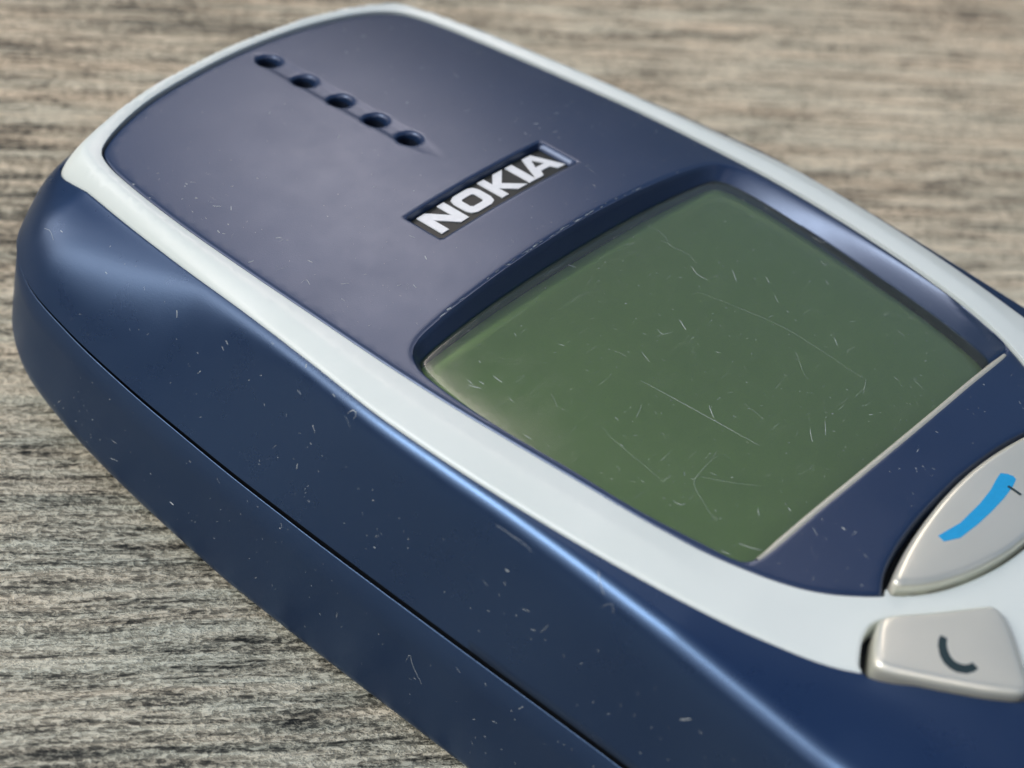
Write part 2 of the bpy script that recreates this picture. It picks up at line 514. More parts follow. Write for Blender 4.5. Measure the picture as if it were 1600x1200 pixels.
CHOLE = inset(CKEY, -0.16)
# the black gap left of the cancel key is wider than round the rest of it
CHOLE = np.array([(x - .38 * max(0, min(1, (-x - 12.2) / 1.5)) * max(0, min(1, (y - 8.2) / 2)), y + .25 * max(0, min(1, (-x - 11.8) / 1.5)) * max(0, min(1, (y - 9) / 1.5))) for x, y in CHOLE])
SKEY = ccw(np.array([(-x, y) for x, y in CKEY])); SHOLE = ccw(np.array([(-x, y) for x, y in CHOLE]))

def ring_edge_drop(y):
    """height of the trim's outer edge above the crowned front, along the handset"""
    return np.interp(y, [12, 20, 38, 48, 58, 66, 70], [0.10, 0.18, 0.20, -0.08, -0.46, -0.80, -1.7])

# ------------------------------------------------------------------ root
ROOT = bpy.data.objects.new('mobile_phone', None)
ROOT.empty_display_size = 1.0
ROOT.location = ROOT_AT
coll.objects.link(ROOT)
ROOT['label'] = 'dark blue candybar mobile phone with pale trim and scuffed green screen lying on the tabletop'
ROOT['category'] = 'mobile phone'

# ------------------------------------------------------------------ window: rim (on the front) and glass edge (recessed)
GZ = 17.45
def lens_z(x, y): return GZ + 0.03 + 0.0027 * (236 - x * x) * 0.92 - 0.0003 * (y - 30) ** 2
RIM_C = [(0, 42.62), (4, 42.58), (8, 42.45), (12, 42.25), (14.2, 41.95), (15.1, 41.5), (15.75, 40.6), (16.1, 38.5), (16.08, 34), (15.72, 29.5), (15.4, 25.3), (14.75, 21.4), (14.35, 19.5), (13.9, 18.85), (13.2, 18.65), (8, 18.42), (4, 18.3), (0, 18.26)]
GLS_C = [(0, 41.78), (4, 41.75), (8, 41.65), (12, 41.42), (13.9, 41.22), (14.6, 41.0), (15.05, 40.3), (15.38, 38.3), (15.42, 34), (15.25, 29.5), (14.98, 25.3), (14.4, 21.4), (13.95, 19.9), (13.6, 19.5), (13.0, 19.35), (8, 19.1), (4, 18.95), (0, 18.9)]
def paired(A, B, step=0.3):
    a = np.array(mirror_half(A), float); b = np.array(mirror_half(B), float)
    Q = spline(np.c_[a, b].tolist(), True, step * 1.4)
    return ccw(Q[:, :2]), (Q[:, 2:] if np.sum(Q[:, 0] * np.roll(Q[:, 1], -1) - np.roll(Q[:, 0], -1) * Q[:, 1]) > 0 else Q[::-1, 2:])
RIM, GLS = paired(RIM_C, GLS_C)
_k = np.clip((RIM[:, 0] - 9) / 5, 0, 1) * np.clip((RIM[:, 1] - 19.5) / 3, 0, 1) * np.clip((42.3 - RIM[:, 1]) / 1.5, 0, 1)
RIM[:, 0] += 0.36 * _k

# ------------------------------------------------------------------ badge recess and speaker holes
HOLES = [(0.68, 67.7), (0.47, 64.36), (0.30, 61.12), (0.22, 58.04), (0.15, 55.2)]
BR = [(-6.57, 49.68), (-6.57, 46.8), (6.6, 46.8), (6.57, 49.78)]       # rim of the recess
BF = [(-6.22, 49.52), (-6.22, 47.12), (6.28, 47.12), (6.28, 49.6)]     # floor
BDEPTH = 0.46
def rect_loop(C, n=(8, 34, 8, 34)):
    P = []
    for k in range(4):
        a = np.array(C[k]); b = np.array(C[(k + 1) % 4])
        for i in range(n[k]): P.append(a + (b - a) * i / n[k])
    return np.array(P)

CH = spline([(0.75, 68.6), (0.66, 67.5), (0.44, 64.2), (0.27, 61), (0.19, 58), (0.10, 55), (0.03, 52.6)], False, 0.6)
def channel(x, y):
    """shallow slot the speaker holes sit in"""
    cx = np.interp(y, CH[::-1, 1], CH[::-1, 0])
    d = np.abs(x - cx); w = 0.95 * np.sqrt(np.clip(np.minimum((68.9 - y) / 1.2, (y - 52.0) / 3.0), 0, 1))
    k = np.clip((w - d) / 0.55, 0, 1)
    return 0.07 * k * k * (3 - 2 * k) * np.clip((y - 52.3) / 3.5, 0, 1)

def plate_z(x, y):
    z = surf(x, y) - channel(x, y)
    return z

def build_face_plate():
    loops = []
    for d, dz in ((0, -0.34), (0.04, -0.17), (0.11, -0.07), (0.2, -0.02), (0.34, 0)):
        P = PLATE if d == 0 else inset(PLATE, d)
        if d: P = P[dist_to(PLATE, P[:, 0], P[:, 1]) > d * 0.93]
        loops.append((P, surf(P[:, 0], P[:, 1]) + dz))
    # window bevel
    top = np.clip((RIM[:, 1] - 40.2) / 1.2, 0, 1); bot = np.clip((19.6 - RIM[:, 1]) / .8, 0, 1)
    for t in (0, .1, .22, .36, .5, .64, .78, .9, 1.0, 1.08, 1.18, 1.30):
        if t <= 1:
            P = GLS + (RIM - GLS) * t
            side = 1 - (1 - t) ** 1.25
            steep = min(1.0, t * 1.12) - 0.0
            steep = steep - 0.10 * max(0, (t - .75) / .25) ** 2 if t < 1 else 0.96
            side = side - 0.0
            k = np.maximum(top, bot)
            prof = side * (1 - k) + steep * k
            z0 = lens_z(P[:, 0], P[:, 1]) - 0.15; z = z0 + (surf(RIM[:, 0], RIM[:, 1]) - z0) * prof
        else:
            P = inset(RIM, -(t - 1)); z = surf(P[:, 0], P[:, 1]) - {1.08: .02, 1.18: .004, 1.30: 0}[t]
            d = dist_to(PLATE, P[:, 0], P[:, 1])
            P2 = P[d > 0.4]
            z = z[d > 0.4]; P = P2
        loops.append((P, z))
    # badge recess
    ro = rect_loop([(-6.69, 49.80), (-6.69, 46.68), (6.72, 46.68), (6.69, 49.90)], (16, 70, 16, 70))
    r1 = rect_loop(BR, (16, 70, 16, 70)); r2 = rect_loop(BF, (16, 70, 16, 70))
    rout2 = rect_loop([(-6.84, 49.95), (-6.84, 46.53), (6.87, 46.53), (6.84, 50.05)], (16, 70, 16, 70))
    loops.append((rout2, surf(rout2[:, 0], rout2[:, 1])))
    loops.append((ro, surf(ro[:, 0], ro[:, 1]) - .002))
    loops.append((r1, surf(r1[:, 0], r1[:, 1]) - 0.05))
    loops.append((r2, surf(r2[:, 0], r2[:, 1]) - BDEPTH - 0.05))
    ext = []
    for hx, hy in HOLES:
        a = np.linspace(0, 2 * math.pi, 28, endpoint=False)
        for r, dz in ((0.98, 0.0), (0.84, -0.04), (0.75, -0.12), (0.69, -0.30)):
            P = np.stack([hx + r * np.cos(a), hy + r * np.sin(a)], 1)
            loops.append((P, plate_z(P[:, 0], P[:, 1]) + dz))
    gx, gy = np.meshgrid(np.arange(-1.6, 2.2, .17), np.arange(51.4, 69.2, .2))
    ext = np.stack([gx.ravel(), gy.ravel()], 1)
    def keep(x, y):
        k = inside(PLATE, x, y) & ~inside(GLS, x, y) & ~inside(r2, x, y)
        for hx, hy in HOLES: k &= np.hypot(x - hx, y - hy) > 0.685
        return k
    ext = ext[keep(ext[:, 0], ext[:, 1])]
    def gk(x, y): return keep(x, y) & ~inside(inset(RIM, -0.34), x, y) & ~inside(rout2, x, y) & (dist_to(PLATE, x, y) > 0.36)
    return sheet('face_plate', loops, keep, plate_z, 0.55, M_NAVY, ROOT, wall=0.9, guard=0.13, extra=ext, angle=40, gridkeep=gk)
plate = build_face_plate()

# speaker holes: a dark cup under each opening
for hx, hy in HOLES:
    z0 = float(plate_z(np.array([hx]), np.array([hy]))[0])
    a = np.linspace(0, 2 * math.pi, 24, endpoint=False)
    rings = [np.stack([hx + r * np.cos(a), hy + r * np.sin(a), np.full(24, z0 + dz)], 1) for r, dz in ((0.71, -0.28), (0.68, -0.6), (0.64, -1.6), (0.2, -1.8))]
    V, F = loft(rings, cap_end=True)
    link('speaker_hole', mesh('speaker_hole', V, F), M_HOLE, ROOT)

# badge field and raised lettering
def badge():
    r = rect_loop([(-6.3, 49.6), (-6.3, 47.0), (6.35, 47.0), (6.35, 49.7)])
    def zf(x, y): return surf(x, y) - BDEPTH
    fld = sheet('badge', [(r, None)], lambda x, y: inside(r, x, y), zf, 0.5, M_BADGE, ROOT, wall=0.3)
    X0, X1, Y0, Y1 = -5.70, 6.27, 47.40, 49.42
    W = (X1 - X0); H = (Y1 - Y0)
    s = 0.30  # stroke in cap heights
    asp = W / H
    def N(u0, u1):
        a = s / asp * 1.02
        return [[(u0, 0), (u0 + a, 0), (u0 + a, .60), (u1 - a * 1.18, 0), (u1, 0), (u1, 1), (u1 - a, 1), (u1 - a, .40), (u0 + a * 1.18, 1), (u0, 1)]]
    def O(u0, u1):
        c = .045; a = s / asp; o = []
        cy = c * asp
        outer = [(u0 + c, 0), (u1 - c, 0), (u1 - c * .3, cy * .3), (u1, cy), (u1, 1 - cy), (u1 - c * .3, 1 - cy * .3), (u1 - c, 1), (u0 + c, 1), (u0 + c * .3, 1 - cy * .3), (u0, 1 - cy), (u0, cy), (u0 + c * .3, cy * .3)]
        b = .27; i0, i1 = u0 + a, u1 - a; d = .012; dy = d * asp
        inner = [(i0 + d, b), (i1 - d, b), (i1, b + dy), (i1, 1 - b - dy), (i1 - d, 1 - b), (i0 + d, 1 - b), (i0, 1 - b - dy), (i0, b + dy)]
        return [outer, inner]
    def K(u0, u1):
        a = s / asp * 1.02
        return [[(u0, 0), (u0 + a, 0), (u0 + a, .40), (u1 - a * 1.5, 0), (u1, 0), (u0 + a * 1.95, .52), (u1 - .006, 1), (u1 - .006 - a * 1.5, 1), (u0 + a, .64), (u0 + a, 1), (u0, 1)]]
    def I(u0, u1): return [[(u0, 0), (u1, 0), (u1, 1), (u0, 1)]]
    def A(u0, u1):
        a = s / asp; m = (u0 + u1) / 2
        o = [(u0, 0), (u0 + a * 1.2, 0), (u0 + a * 1.68, .22), (u1 - a * 1.68, .22), (u1 - a * 1.2, 0), (u1, 0), (m + a * .72, 1), (m - a * .72, 1)]
        i = [(m - a * .78, .44), (m + a * .78, .44), (m, .80)]
        return [o, i]
    for L in (N(0, .205), O(.232, .432), K(.470, .678), I(.697, .752), A(.752, 1.0)):
        polys = [np.array([(X0 + u * W, Y0 + v * H) for u, v in P]) for P in L]
        polys = [resample_keep(P, 0.35) for P in polys]
        def keep(x, y, polys=polys):
            k = inside(polys[0], x, y)
            for q in polys[1:]: k &= ~inside(q, x, y)
            return k
        sheet('letter', [(P, None) for P in polys], keep, lambda x, y: surf(x, y) - BDEPTH + 0.07, 0.5, M_LETTER, fld, wall=0.09, angle=30)
def resample_keep(P, step):
    o = []
    for k in range(len(P)):
        a, b = P[k], P[(k + 1) % len(P)]
        n = max(1, int(np.linalg.norm(b - a) / step))
        for i in range(n): o.append(a + (b - a) * i / n)
    return np.array(o)
badge()

# ------------------------------------------------------------------ screen film, its dark surround and the lens over them
def flat_sheet(name, P, z, mat, parent, spacing=2.0, wall=0.3, zf=None, holes=()):
    def keep(x, y):
        k = inside(P, x, y)
        for h in holes: k &= ~inside(h, x, y)
        return k
    return sheet(name, [(P, None)] + [(h, None) for h in holes], keep, zf or (lambda x, y: np.full(np.shape(x), z)), spacing, mat, parent, wall=wall)
scr = ccw(inset(GLS, -0.1))
screen_ob = flat_sheet('screen', scr, GZ - 0.75, M_SCREEN, ROOT)
loopsL = []
GL2 = inset(GLS, 0.02)
for d, dz in ((0, -0.05), (0.07, -0.012), (0.2, 0.0)):
    P = GL2 if d == 0 else inset(GL2, d)
    loopsL.append((P, lens_z(P[:, 0], P[:, 1]) + dz))
lens_ob = sheet('screen_lens', loopsL, lambda x, y: inside(GL2, x, y), lens_z, 0.38, M_LENS, ROOT, wall=0.0)

# ------------------------------------------------------------------ pale trim ring
def build_trim():
    def zf(x, y):
        x = np.asarray(x, float); y = np.asarray(y, float)
        di = dist_to(PLATE, x, y); do = dist_to(RING, x, y)
        w = di / (di + do + 1e-9)
        up = np.clip((y - 15) / 8, 0, 1)
        end = ring_edge_drop(y)
        base = 0.10
        crest = 0.10 + 0.24 * up
        o = np.where(w < .46, base + (crest - base) * np.clip(w / .46, 0, 1), crest + (end - crest) * np.clip((w - .46) / .54, 0, 1) ** np.where(y > 50, 1.5, 1.15))
        low = np.clip((17 - y) / 4, 0, 1) * np.clip(di / 1.0, 0, 1)
        o = o - 0.16 * low
        # rounded edges
        o = o - 0.10 * np.clip(1 - di / 0.14, 0, 1) ** 2 - 0.16 * np.clip(1 - do / 0.22, 0, 1) ** 2
        return surf(x, y) + o
    po = inset(PLATE, -0.10)
    loops = []
    for P in (po, inset(PLATE, -0.15), inset(PLATE, -0.26), inset(PLATE, -0.45)):
        if P is not po: P = P[(dist_to(PLATE, P[:, 0], P[:, 1]) > 0.14) & ~inside(NAV_HOLE, P[:, 0], P[:, 1])]
        if P is po: loops.append((P, zf(P[:, 0], P[:, 1])))
    for d in (0, 0.06, 0.13, 0.24):
        P = RING if d == 0 else inset(RING, d)
        loops.append((P, zf(P[:, 0], P[:, 1])))
    for H in (NAV_HOLE, CHOLE, SHOLE):
        loops.append((H, zf(H[:, 0], H[:, 1]) - 0.08)); Q = inset(H, -0.09); loops.append((Q, zf(Q[:, 0], Q[:, 1]) - 0.015))
        Q = inset(H, -0.22); loops.append((Q, zf(Q[:, 0], Q[:, 1])))
    def keep(x, y):
        k = inside(RING, x, y) & ~inside(po, x, y)
        for H in (NAV_HOLE, CHOLE, SHOLE): k &= ~inside(H, x, y)
        return k
    # extra points close to the plate edge, along offset lines
    ext = []
    for d in (0.16, 0.27, 0.45, 0.8, 1.2, 1.5, 1.8, 2.3):
        P = inset(PLATE, -d)[::1 if d < .5 else 2]
        ok = keep(P[:, 0], P[:, 1]) & (dist_to(PLATE, P[:, 0], P[:, 1]) > d * .95)
        ext.append(P[ok])
    return sheet('trim_ring', loops, keep, zf, 0.5, M_WHITE, ROOT, wall=1.4, guard=0.045, extra=np.vstack(ext), angle=55)
trim = build_trim()

# ------------------------------------------------------------------ shells
BODY_HALF = [(0, 72.9), (5, 72.7), (11, 71.9), (16.1, 70.5), (19.55, 68.4), (21.4, 65.3), (22.1, 61.1), (22.35, 56), (22.35, 50), (22.3, 40), (22.05, 30),
             (21.75, 20), (21.6, 10), (21.6, 0), (21.6, -10), (21.3, -20), (20.2, -28), (17.5, -34), (12, -37.5), (6, -38.6), (0, -38.8)]
SHOUL_HALF = [(0, 71.33), (4, 71.23), (9, 70.88), (13, 70.29), (15.12, 69.72), (15.9, 68.86), (16.28, 67.55), (16.73, 65.23), (17.43, 61.53),
              (18.18, 56.53), (18.83, 50.53), (19.44, 45), (19.93, 40), (19.98, 35), (19.85, 30), (19.7, 25), (19.6, 20), (19.5, 14), (19.45, 8),
              (19.4, 0), (19.2, -10), (18.6, -20), (17.5, -27), (14.5, -32), (9.5, -34.8), (5, -35.5), (0, -35.6)]
SH = ccw(spline(mirror_half(SHOUL_HALF), True, 0.45))
SH = inset(SH, -0.05)
BODY = ccw(spline(mirror_half(BODY_HALF), True, 0.3))
def hit_outline(P, N, Q):
    """from points P along N to closed polyline Q"""
    A = Q; B = np.roll(Q, -1, 0); O = []
    for p, n in zip(P, N):
        e = B - A; den = n[0] * e[:, 1] - n[1] * e[:, 0]
        d = A - p
        with np.errstate(divide='ignore', invalid='ignore'):
            t = (d[:, 0] * e[:, 1] - d[:, 1] * e[:, 0]) / den
            s = (d[:, 0] * n[1] - d[:, 1] * n[0]) / den
        k = (t > 0) & (s >= -1e-6) & (s <= 1 + 1e-6)
        O.append(p + n * t[k].min())
    return np.array(O)
NS = normals_out(SH)
for _ in range(30): NS = NS + 0.5 * (np.roll(NS, 1, 0) + np.roll(NS, -1, 0)); NS /= np.linalg.norm(NS, axis=1)[:, None]
BO = hit_outline(SH, NS, BODY)
def shell_top(x, y): return surf(x, y) - 0.020 * np.maximum(0, np.abs(x) - 14.5) ** 2 * np.clip((19 - y) / 10, 0, 1) + np.minimum(ring_edge_drop(y) - 0.05, np.interp(y, [0, 20], [0.0, 0.06]))
ZB = 10.3                                    # widest level
def split_z(y): return 8.95 + np.clip((y - 46) / 22, 0, 1) ** 1.5 * 1.5
def gap_half(y): return 0.27 - 0.09 * np.clip((y - 40) / 22, 0, 1)
def build_upper_shell():
    zs = shell_top(SH[:, 0], SH[:, 1])
    rout = inset(RING, -0.07)
    def keep(x, y):
        k = inside(SH, x, y) & ~inside(rout, x, y) & ~inside(CHOLE, x, y) & ~inside(SHOLE, x, y)
        return k
    loops = [(SH, zs), (rout, shell_top(rout[:, 0], rout[:, 1]))]
    for H in (CHOLE, SHOLE): loops.append((H, shell_top(H[:, 0], H[:, 1]) - .05))
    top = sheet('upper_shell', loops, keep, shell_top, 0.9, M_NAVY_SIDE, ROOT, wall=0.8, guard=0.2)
    rings = []
    sz = split_z(BO[:, 1]) + gap_half(BO[:, 1])
    D = BO - SH; A = np.linalg.norm(D, axis=1); U = D / A[:, None]
    H = zs - sz; chord = np.hypot(A, H)
    s0 = np.arctan(np.interp(SH[:, 1], [8, 16, 25, 35, 45, 54, 66], [0.36, 0.36, 0.46, 0.66, 0.78, 0.80, 0.66]))   # tilt where the shell meets the trim
    s1 = np.minimum(np.arctan2(H, A) + np.radians(np.interp(SH[:, 1], [10, 30, 45, 54, 64], [7, 5, 2.0, 5.0, 22.0])), np.radians(88))
    h0 = chord * np.interp(SH[:, 1], [10, 30, 54, 64], [0.25, 0.13, 0.08, 0.17]); h1 = chord * np.interp(SH[:, 1], [10, 30, 45, 54, 64], [0.55, 0.70, 0.84, 0.76, 0.58])
    for t in np.r_[np.linspace(0, .3, 13), np.linspace(.34, 1, 18)]:
        x1, z1 = h0 * np.cos(s0), -h0 * np.sin(s0)
        x2, z2 = A - h1 * np.cos(s1), -H + h1 * np.sin(s1)
        xx = 3 * (1 - t) ** 2 * t * x1 + 3 * (1 - t) * t * t * x2 + t ** 3 * A
        dz = 3 * (1 - t) ** 2 * t * z1 + 3 * (1 - t) * t * t * z2 - t ** 3 * H
        rings.append(np.c_[SH + U * xx[:, None], zs + dz])
    rings.append(np.c_[BO - NS * 0.05, sz - 0.04])
    rings.append(np.c_[BO - NS * 0.9, sz - 0.04])
    V, F = loft(rings)
    bm = bmesh.new(); bm.from_mesh(top.data)
    vs = [bm.verts.new([c * MM for c in v]) for v in V]
    for f in F:
        try: nf = bm.faces.new([vs[i] for i in f]); nf.smooth = True
        except ValueError: pass
    bmesh.ops.remove_doubles(bm, verts=bm.verts, dist=2e-4)
    bmesh.ops.recalc_face_normals(bm, faces=bm.faces)
    bm.to_mesh(top.data); bm.free()
    top.data.polygons.foreach_set('use_smooth', [True] * len(top.data.polygons))
    top.data.set_sharp_from_angle(angle=math.radians(60))
    return top
upper = build_upper_shell()

def build_back_cover():
    sz = split_z(BO[:, 1]) - gap_half(BO[:, 1])
    rings = [np.c_[BO - NS * 0.80, sz - 1.3], np.c_[BO - NS * 0.20, sz - 0.1], np.c_[BO - NS * 0.13, sz - 0.02], np.c_[BO - NS * 0.07, sz - 0.08]]
    y = BO[:, 1]
    lift = np.clip((y - 46) / 28, 0, 1) ** 2 * 2.6           # the back curves up towards the earpiece end
    zr = 1.25 + np.clip((y - 46) / 24, 0, 1) * 2.4             # corner radius
    out = 1.3 + np.clip((y - 46) / 24, 0, 1) * 2.8
    for q in (0.3, 0.6, 1.0): rings.append(np.c_[BO - NS * 0.06, sz - .08 + (zr + lift - sz) * q])
    for th in np.linspace(0, math.pi / 2, 16)[1:]:
        rings.append(np.c_[BO - NS * (0.06 + out * (1 - math.cos(th)))[:, None], lift + zr * (1 - math.sin(th))])
    V, F = loft(rings, cap_end=True)
    me = mesh('back_cover', V, F); fix_normals(me)
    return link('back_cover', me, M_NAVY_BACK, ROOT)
back = build_back_cover()

def build_chassis():
    P = inset(SH, 1.2)
    P3 = BO - NS * 0.85
    Q = resample(P3, True, n=len(P3))
    rings = [np.c_[Q, np.full(len(Q), 7.0)], np.c_[Q, np.full(len(Q), 9.3)]]
    V, F = loft(rings, cap_end=True, cap_start=True)
    me = mesh('inner_chassis', V, F); fix_normals(me)
    link('inner_chassis', me, M_DARK, ROOT, smooth=False)
    # dark web just under the trim and keys
    R = inset(SH, 0.12)
    web = flat_sheet('keypad_web', R, 0, M_DARK, ROOT, spacing=1.2, wall=0, zf=lambda x, y: surf(x, y) - 1.35 + np.minimum(0, ring_edge_drop(y)), holes=(inset(GLS, -0.25),) + tuple(
        np.array([(hx + .82 * math.cos(a), hy + .82 * math.sin(a)) for a in np.linspace(0, 2 * math.pi, 16, endpoint=False)]) for hx, hy in HOLES))
build_chassis()

# ------------------------------------------------------------------ keys
def build_key(name, P, rise, edge, soft, crown=0.0, mat=M_KEY):
    """a moulded key: near-upright wall, softly rounded edge, slightly domed face"""
    def zf(x, y):
        d = dist_to(P, x, y)
        k = np.clip(1 - d / soft, 0, 1)
        return surf(x, y) + rise - edge * (1 - np.sqrt(np.maximum(0, 1 - k * k))) + crown * (1 - np.exp(-d / 1.6)) - crown * .2
    loops = [(P, zf(P[:, 0], P[:, 1]))]
    for q in (.04, .12, .24, .4, .6, .8, 1.0):
        Q = inset(P, soft * q)
        Q = Q[(dist_to(P, Q[:, 0], Q[:, 1]) > soft * q * .96) & inside(P, Q[:, 0], Q[:, 1])]
        loops.append((Q, zf(Q[:, 0], Q[:, 1])))
    ob = sheet(name, loops, lambda x, y: inside(P, x, y), zf, 0.35, mat, ROOT, wall=1.3, guard=0.12, angle=65)
    return ob, zf

nav, navz = build_key('menu_key', NAV, 0.66, 0.42, 0.40, 0.10)
ck, ckz = build_key('cancel_key', CKEY, 0.55, 0.42, 0.42, 0.05)
sk, skz = build_key('scroll_key', SKEY, 0.55, 0.42, 0.42, 0.05)

def print_on(name, P, zf, mat, parent, step=0.25, lift=0.012):
    P = ccw(resample_keep(np.array(P, float), step))
    return sheet(name, [(P, None)], lambda x, y: inside(P, x, y), lambda x, y: zf(x, y) + lift, 0.35, mat, parent, wall=0.01, guard=0.1)
def stroke_outline(C, w):
    C = np.array(C, float); T = np.gradient(C, axis=0); T /= np.linalg.norm(T, axis=1)[:, None]
    N = np.stack([-T[:, 1], T[:, 0]], 1)
    return np.vstack([C + N * w, (C - N * w)[::-1]])
# blue bar: a gently curved dash
bar = [(-5.38, 12.50), (-5.50, 12.05), (-4.6, 11.58), (-3.0, 11.46), (-1.5, 11.45), (0, 11.52), (1.3, 11.68), (2.0, 11.86), (2.1, 12.1), (2.0, 12.4), (1.7, 12.72), (1.1, 12.62), (0, 12.38), (-1.5, 12.22), (-3.6, 12.18)]
bar = [(x - 0.22, y + 0.17) for x, y in bar]
print_on('key_mark', bar, navz, M_BLUE, nav)
CPOLY = [(-11.17, 8.64), (-11.56, 8.52), (-11.88, 8.33), (-12.3, 7.94), (-12.52, 7.55), (-12.60, 7.15), (-12.54, 6.75), (-12.25, 6.33), (-11.86, 6.12), (-11.54, 6.08),
         (-11.44, 6.52), (-11.66, 6.56), (-11.86, 6.72), (-12.0, 6.98), (-12.03, 7.25), (-11.93, 7.55), (-11.68, 7.88), (-11.42, 8.10), (-11.10, 8.26)]
print_on('key_letter', [(x, y + 0.27) for x, y in CPOLY], ckz, M_GREENPRINT, ck, step=0.2)
# ------------------------------------------------------------------ wear: lint, nicks and scratches lying on the plastic
def ribbons(name, items, place, parent):
    V = []; F = []; MI = []
    rnd = random.Random(4)
    for pts, w, o in items:
        P = np.array(pts, float)
        if len(P) > 2: P = spline(P, False, 0.18)
        else: P = resample(P, False, n=4)
        if place is place_side:
            hx = [place_side(q[0], q[1], 0)[0] for q in P]
            if max(hx) > -18.5 or max(hx) - min(hx) > 1.2: continue
        P = P + np.array([[rnd.uniform(-.02, .02), rnd.uniform(-.02, .02)] for _ in P])
        T = np.gradient(P, axis=0); T /= np.linalg.norm(T, axis=1)[:, None] + 1e-9
        N = np.stack([-T[:, 1], T[:, 0]], 1)
        k0 = len(V); n = len(P); slot = 0 if o >= .5 else 1
        for i in range(n):
            ww = w * 0.72 * (0.35 + 0.65 * math.sin(math.pi * (i + .5) / n)) * rnd.uniform(.75, 1.2)
            for s in (-1, 0, 1):
                q = P[i] + N[i] * ww * s * .5
                V.append(place(q[0], q[1], 0.012 if s else 0.012 + w * .25))
        for i in range(n - 1):
            for s in range(2):
                a0 = k0 + i * 3 + s
                F.append((a0, a0 + 1, a0 + 4, a0 + 3)); MI.append(slot)
    me = mesh(name, V, F)
    ob = link(name, me, [FIB, FIB2], parent)
    me.polygons.foreach_set('material_index', MI)
    ob['kind'] = 'stuff'
    return ob
FIB = fibre_mat(0.55)
FIB2 = fibre_mat(0.30)
LINT_GLASS=[
([(-5.98, 31.91), (-5.47, 28.48), (-4.87, 24.17)],0.05,0.6),
([(3.35, 34.68), (4.25, 32.17), (5.07, 29.37), (5.21, 26.39), (5.18, 23.57)],0.035,0.3),
([(6.21, 40.55), (6.28, 39.34), (5.74, 38.42), (5.98, 37.25), (5.49, 36.09)],0.04,0.4),
([(5.15, 36.34), (4.8, 35.69), (4.86, 34.9)],0.06,0.7),
([(-7.17, 25.52), (-8.64, 25.26), (-10.19, 24.9), (-10.98, 23.65), (-11.63, 22.31)],0.04,0.35),
([(0.24, 33.71), (-0.16, 32.93)],0.07,0.7),
([(-1.55, 33.97), (-1.72, 33.6), (-1.14, 33.31)],0.05,0.6),
([(-13.94, 38.07), (-13.6, 37.41)],0.08,0.7),
([(-13.26, 37.88), (-13.23, 37.53)],0.08,0.6),
([(-12.32, 37.63), (-12.32, 36.96)],0.08,0.8),
([(-14.54, 33.43), (-14.5, 33.01)],0.08,0.7),
([(-4.48, 28.05), (-4.89, 27.56), (-5.11, 27.27)],0.07,0.7),
([(-7.34, 36.93), (-7.17, 36.59)],0.05,0.5),
([(7.07, 34.56), (6.34, 33.74)],0.06,0.5),
([(14.87, 33.56), (14.96, 32.86), (15.26, 32.81)],0.05,0.6),
([(8.37, 32.86), (8.01, 32.36)],0.06,0.6),
([(7.23, 31.44), (6.88, 30.95)],0.05,0.5),
([(6.98, 26.85), (6.48, 26.29)],0.06,0.6),
([(-1.3, 23.1), (-2.12, 22.41)],0.05,0.5),
([(-0.02, 22.91), (-1.01, 22.21)],0.05,0.5),
([(-12.16, 24.9), (-12.1, 24.42), (-11.79, 24.3)],0.06,0.6),
([(-8.96, 21.41), (-9.4, 21.01)],0.06,0.6),
([(-7.62, 20.33), (-7.73, 20.04)],0.1,0.7),
([(-11.92, 20.59), (-11.68, 20.03), (-11.31, 19.43)],0.06,0.5),
([(-13.1, 20.95), (-12.92, 20.44)],0.06,0.5),
([(-10.71, 30.96), (-11.02, 30.04), (-11.18, 28.55), (-11.43, 25.89)],0.035,0.3),
([(-9.94, 25.65), (-8.98, 24.13), (-7.38, 22.16)],0.035,0.3),
([(-3.97, 33.34), (-4.28, 32.53)],0.05,0.5),
([(-14.73, 30.08), (-14.58, 29.52)],0.05,0.5),
([(-5.07, 34.17), (-5.03, 33.72)],0.05,0.4),
([(-2.64, 26.83), (-2.85, 25.31)],0.03,0.3),
([(3.73, 27.51), (2.58, 26.26)],0.04,0.35),
([(5.35, 23.45), (3.95, 22.78)],0.04,0.3),
([(11.17, 24.8), (11.04, 24.16)],0.05,0.4),
([(7.83, 21.55), (7.56, 20.7)],0.05,0.4),
([(-7.55, 30.62), (-8.66, 30.15)],0.04,0.4),
([(-10.9, 34.54), (-11.44, 33.63)],0.04,0.3),
]
